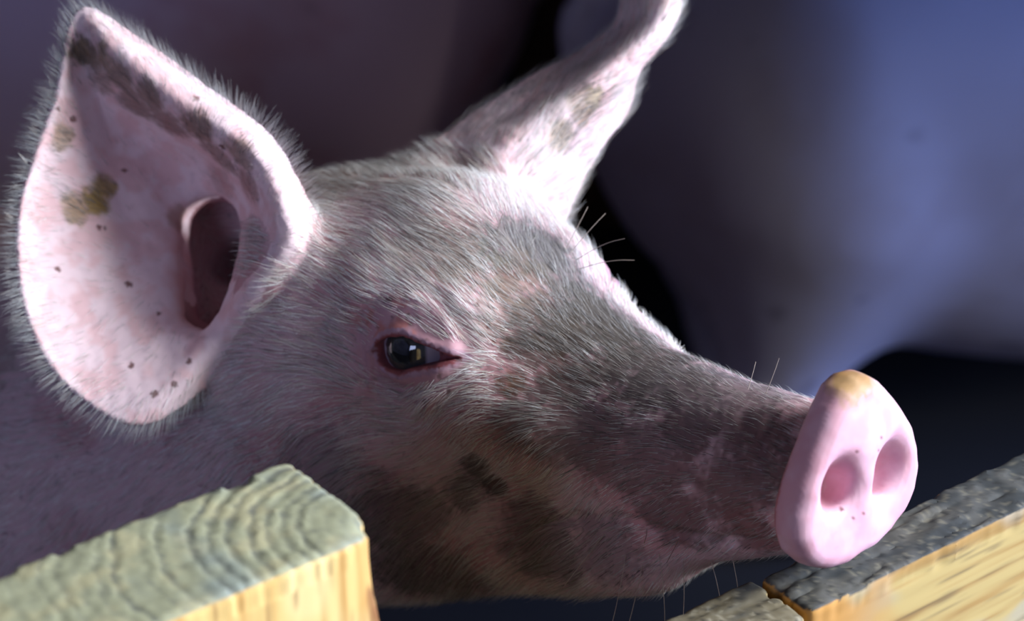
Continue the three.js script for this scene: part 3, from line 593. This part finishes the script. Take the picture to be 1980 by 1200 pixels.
// bristles: one bent blade, laid over the head along the lie of the coat
{
  const seg = 4, bp = [], bi = [];
  for (let k = 0; k <= seg; k++) { const t = k / seg, x = t, y = 0.30 * t - 0.24 * t * t, h = 0.5 * (1 - t * 0.85); bp.push(x, y, -h, x, y, h); }
  for (let k = 0; k < seg; k++) bi.push(2 * k, 2 * k + 1, 2 * k + 2, 2 * k + 1, 2 * k + 3, 2 * k + 2);
  const blade = geometry(bp, bi), idx = head.idx, P = head.pos, area = new Float64Array(idx.length / 3);
  let total = 0; const A = new THREE.Vector3(), B = new THREE.Vector3(), Cc = new THREE.Vector3();
  for (let f = 0; f < area.length; f++) {
    A.fromArray(P, idx[f * 3] * 3); B.fromArray(P, idx[f * 3 + 1] * 3).sub(A); Cc.fromArray(P, idx[f * 3 + 2] * 3).sub(A);
    total += B.cross(Cc).length() / 2; area[f] = total;
  }
  const WANT = 180000, mats = [], cols = [], X = new THREE.Vector3(), Y = new THREE.Vector3(), Z = new THREE.Vector3(), N3 = new THREE.Vector3(), M = new THREE.Matrix4();
  const W3 = (q) => [FWD.x * q.x + UPW.x * q.y + SIDE.x * q.z, FWD.y * q.x + UPW.y * q.y + SIDE.y * q.z, FWD.z * q.x + UPW.z * q.y + SIDE.z * q.z];
  for (let k = 0; k < WANT; k++) {
    const r = rnd() * total; let lo = 0, hi = area.length - 1; while (lo < hi) { const m = (lo + hi) >> 1; if (area[m] < r) lo = m + 1; else hi = m; }
    const i0 = idx[lo * 3], s = info[i0]; let a = rnd(), b = rnd(); if (a + b > 1) { a = 1 - a; b = 1 - b; }
    A.fromArray(P, i0 * 3); B.fromArray(P, idx[lo * 3 + 1] * 3).sub(A); Cc.fromArray(P, idx[lo * 3 + 2] * 3).sub(A);
    A.addScaledVector(B, a).addScaledVector(Cc, b); N3.set(hn.getX(i0), hn.getY(i0), hn.getZ(i0));
    const u = A.x, v = A.y, w = A.z, q1 = fbm(u / 26, v / 26, w / 26, 2) - 0.5, q2 = fbm(u / 26 + 9, v / 26, w / 26, 2) - 0.5;
    let keep = 1, len = 10.5, wid = 0.21, lift = 0.12;
    X.set(-1, 0, 0); keep = lerp(0.5, 1, smooth(0.35, 0.6, fbm(u / 18 + 40, v / 18, w / 18, 2)));
    if (u > 204) { keep = disc(u, v, w) < 3 ? 0 : 0.5; len = 7; }
    else if (u > 100) { len = 7; keep = u > 150 ? 0.3 : 0.6; wid = 0.2; }
    else if (u < -130 && s.ear === 0) { len = 8; keep = 0.5; wid = 0.2; }
    if (s.ear === 0) {
      if (v > 28 && u < 25 && u > -130) { keep = Math.max(keep, 0.9); len = 12; }
      X.y += -0.75 * smooth(25, -50, v) + 0.35 * smooth(35, 65, v); X.z += 0.25 * Math.sign(w) * smooth(30, 60, v);
      if (Math.abs(w) > 20) {
        const [ea, eb] = eyeLocal(u, v, Math.abs(w)), re = Math.hypot(ea, eb);
        if (re < 60) { if (almond(ea, eb) < 5) keep = 0; else { keep *= lerp(0.3, 1, smooth(18, 36, re + 30 * q1 + (eb < -11 ? 12 : 0))); const k2 = smooth(60, 30, re) * 1.1; X.x += k2 * (eb < 0 ? -0.2 : -0.4); X.y += k2 * (eb < 0 ? -0.5 * Math.sign(ea) : 0.4); } }
      }
    } else {
      const outer = !s.inner; X.set(-0.6, 0.5, 0.5 * Math.sign(w));
      if (s.ear === 1) { X.set(u + 140, v - 20, w - 70).normalize(); const t = (nearEar.distance(u, v, w), nearEar.t); if (!outer) { keep = s.m > 0.25 ? 0.8 : t < 0.3 ? 0.4 : 0.1; len = 6; wid = 0.18; } else { len = 10; lift = 0.15; wid = 0.2; } if (t < 0.06) { len = 10; keep = 0.9; lift = 0.1; wid = 0.17; X.x -= 0.3 * rnd(); X.y -= 0.4 * rnd(); X.z += 0.3 * (rnd() - 0.5); } }
      else { X.set(0.1, 0.5, -0.9); len = 11; }
    }
    if (u < -100 && w > 20 && w < 100 && capsule(u, v, w, [-152, 26, 52], [-126, -4, 82], 17, 11) < 14) keep = 0;
    if (u < -60 && w > 40 && capsule(u, v, w, [-130, 46, 72], [-106, 12, 99], 21, 15) < 6) keep *= 0.06;
    if (rnd() > keep) continue;
    X.x += 1.3 * q1 + 0.35 * (rnd() - 0.5); X.y += 1.3 * q2 + 0.35 * (rnd() - 0.5); X.z += 0.35 * (rnd() - 0.5);
    if (s.ear === 1 && (nearEar.distance(u, v, w), nearEar.t) < 0.06) { X.normalize(); N3.set(...AXIS); X.addScaledVector(N3, -0.6 * X.dot(N3)); } else X.addScaledVector(N3, -X.dot(N3));
    X.normalize().addScaledVector(N3, lift * (0.5 + rnd())).normalize();
    len *= 0.55 + 0.8 * rnd(); wid *= 0.7 + 0.6 * rnd();
    Z.crossVectors(X, N3).normalize(); Y.crossVectors(Z, X).normalize();
    const ox = W3(X), oy = W3(Y), oz = W3(Z), o = pigAt(u, v, w), l = len / 1000, ww = wid / 1000;
    M.set(ox[0] * l, oy[0] * l, oz[0] * ww, o[0], ox[1] * l, oy[1] * l, oz[1] * ww, o[1], ox[2] * l, oy[2] * l, oz[2] * ww, o[2], 0, 0, 0, 1);
    mats.push(M.clone());
    const tone = rnd(); let c = mix3([0.80, 0.82, 0.84], [0.58, 0.50, 0.42], tone); c = mix3(c, [0.06, 0.05, 0.045], Math.min(1, s.m * 1.15) * (0.65 + 0.35 * rnd()) + (rnd() < 0.25 ? 0.6 : 0) + 0.15 * smooth(-20, -70, v) * rnd()); if (s.ear === 1 && N3.x === AXIS[0]) c = mix3(c, [0.16, 0.19, 0.22], 0.55); cols.push(c);
  }
  const coat = new THREE.InstancedMesh(blade, std({ color: 0xffffff, roughness: 0.5 }), mats.length), cc = new THREE.Color();
  mats.forEach((m, i) => { coat.setMatrixAt(i, m); coat.setColorAt(i, cc.setRGB(...cols[i])); });
  add(coat, 'hair_coat', pig); coat.userData = { kind: 'stuff', label: 'short pale bristles' };

}

// long stiff whiskers: root and way they grow, in head millimetres
for (const [p, d, l] of [[[120, -70, 36], [0.25, -0.75, 0.5], 40], [[128, -74, 33], [0.05, -0.9, 0.35], 46], [[136, -72, 32], [0.55, -0.7, 0.4], 38], [[146, -76, 26], [0.3, -0.9, 0.3], 34], [[112, -64, 40], [-0.2, -0.6, 0.7], 30], [[160, -72, 22], [0.6, -0.7, 0.3], 34], [[172, -68, 20], [0.5, -0.8, 0.3], 30],
  [[150, -60, 33], [0.5, 0.2, 0.75], 24], [[134, -58, 37], [0.6, 0.35, 0.6], 26], [[30, 32, -26], [0.45, 0.75, -0.45], 36], [[34, 30, -27], [0.75, 0.6, -0.2], 44], [[26, 33, -28], [0.3, 0.85, -0.4], 30], [[38, 27, -25], [0.8, 0.4, -0.3], 38], [[176, 11, -3], [0.35, 0.9, -0.1], 24], [[166, 10, -2], [0.2, 0.9, -0.2], 16], [[8, 46, 2], [0.5, 0.85, 0.1], 22]]) {
  const b = new THREE.Vector3(...d).normalize(), pts = [0, 1, 2, 3].map((k) => { const t = k / 3 * l, q = [p[0] + b.x * t - 0.004 * t * t, p[1] + b.y * t - 0.006 * t * t, p[2] + b.z * t]; return new THREE.Vector3(...pigAt(...q)); });
  add(new THREE.Mesh(new THREE.TubeGeometry(new THREE.CatmullRomCurve3(pts), 12, 0.00016, 5), std({ color: new THREE.Color(0.42, 0.34, 0.28), roughness: 0.5 })), 'whisker', pig);
}

// ---------------------------------------------------------------- the two pigs behind
function standingPig(name, label, [x, z], turn, tint, dark, low = 0) {
  const f = (a, b, c) => {
    const ac = Math.abs(c);
    let d = capsule(a, b, c, [-420, 475 - low, 0], [330, 470 - low, 0], 220, 225);
    d = smin(d, ellipsoid(a, b, c, [-60, 405 - low, 0], [500, 225, 245]), 80);
    d = smin(d, capsule(a, b, c, [400, 500, 0], [640, 470, 0], 175, 120), 90);
    d = smin(d, capsule(a, b, c, [660, 465, 0], [880, 360, 0], 105, 52), 50);
    d = smin(d, Math.max(capsule(a, b, c, [880, 356, 0], [905, 345, 0], 56, 56), a - 912), 8);
    d = smin(d, capsule(a, b, ac, [620, 570, 75], [720, 640, 150], 26, 14), 20);
    d = smin(d, ellipsoid(a, b, ac, [705, 610, 135], [60, 55, 22]), 18);
    for (const [lx, k] of [[300, 0], [-450, -40]]) {
      d = smin(d, capsule(a, b, ac, [lx, 380, 120], [lx + 10 + k, 200, 125], 100, 50), 70);
      d = smin(d, capsule(a, b, ac, [lx + 10 + k, 200, 125], [lx, 40, 125], 46, 32), 20);
      d = smin(d, capsule(a, b, ac, [lx, 36, 125], [lx + 30, 30, 125], 34, 28), 8);
    }
    d = smin(d, capsule(a, b, c, [-625, 570, 0], [-652, 500, 0], 15, 11), 14); d = smin(d, capsule(a, b, c, [-652, 500, 0], [-640, 410, 6], 11, 7), 8);
    return d + 6 * (fbm(a / 120, b / 120, c / 120, 2) - 0.5);
  };
  const m = meshField(f, [-760, -10, -300], [940, 780, 300], 13), col = new Float32Array(m.pos.length), pos = new Float32Array(m.pos.length);
  for (let i = 0; i < m.pos.length; i += 3) {
    const a = m.pos[i], b = m.pos[i + 1], c = m.pos[i + 2], k = fbm(a / 70, b / 70, c / 70, 4);
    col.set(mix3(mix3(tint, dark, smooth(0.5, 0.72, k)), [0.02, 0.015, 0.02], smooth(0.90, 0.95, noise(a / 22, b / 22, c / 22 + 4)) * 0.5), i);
    pos[i] = a / 1000; pos[i + 1] = b / 1000; pos[i + 2] = c / 1000;
  }
  const o = thing(name, label, 'pig', [x, 0, z], 'pigs standing behind'); o.rotation.y = turn;
  add(new THREE.Mesh(geometry(pos, m.idx, col), std({ vertexColors: true, roughness: 0.6 })), 'body', o);
  return o;
}
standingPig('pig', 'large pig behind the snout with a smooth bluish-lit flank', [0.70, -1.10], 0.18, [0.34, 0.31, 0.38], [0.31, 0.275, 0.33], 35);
standingPig('pig', 'pig in the dark behind the near ear, only its purplish body showing', [-0.6, -1.22], Math.PI + 0.06, [0.56, 0.37, 0.40], [0.50, 0.28, 0.30]);

renderer.render(scene, camera);
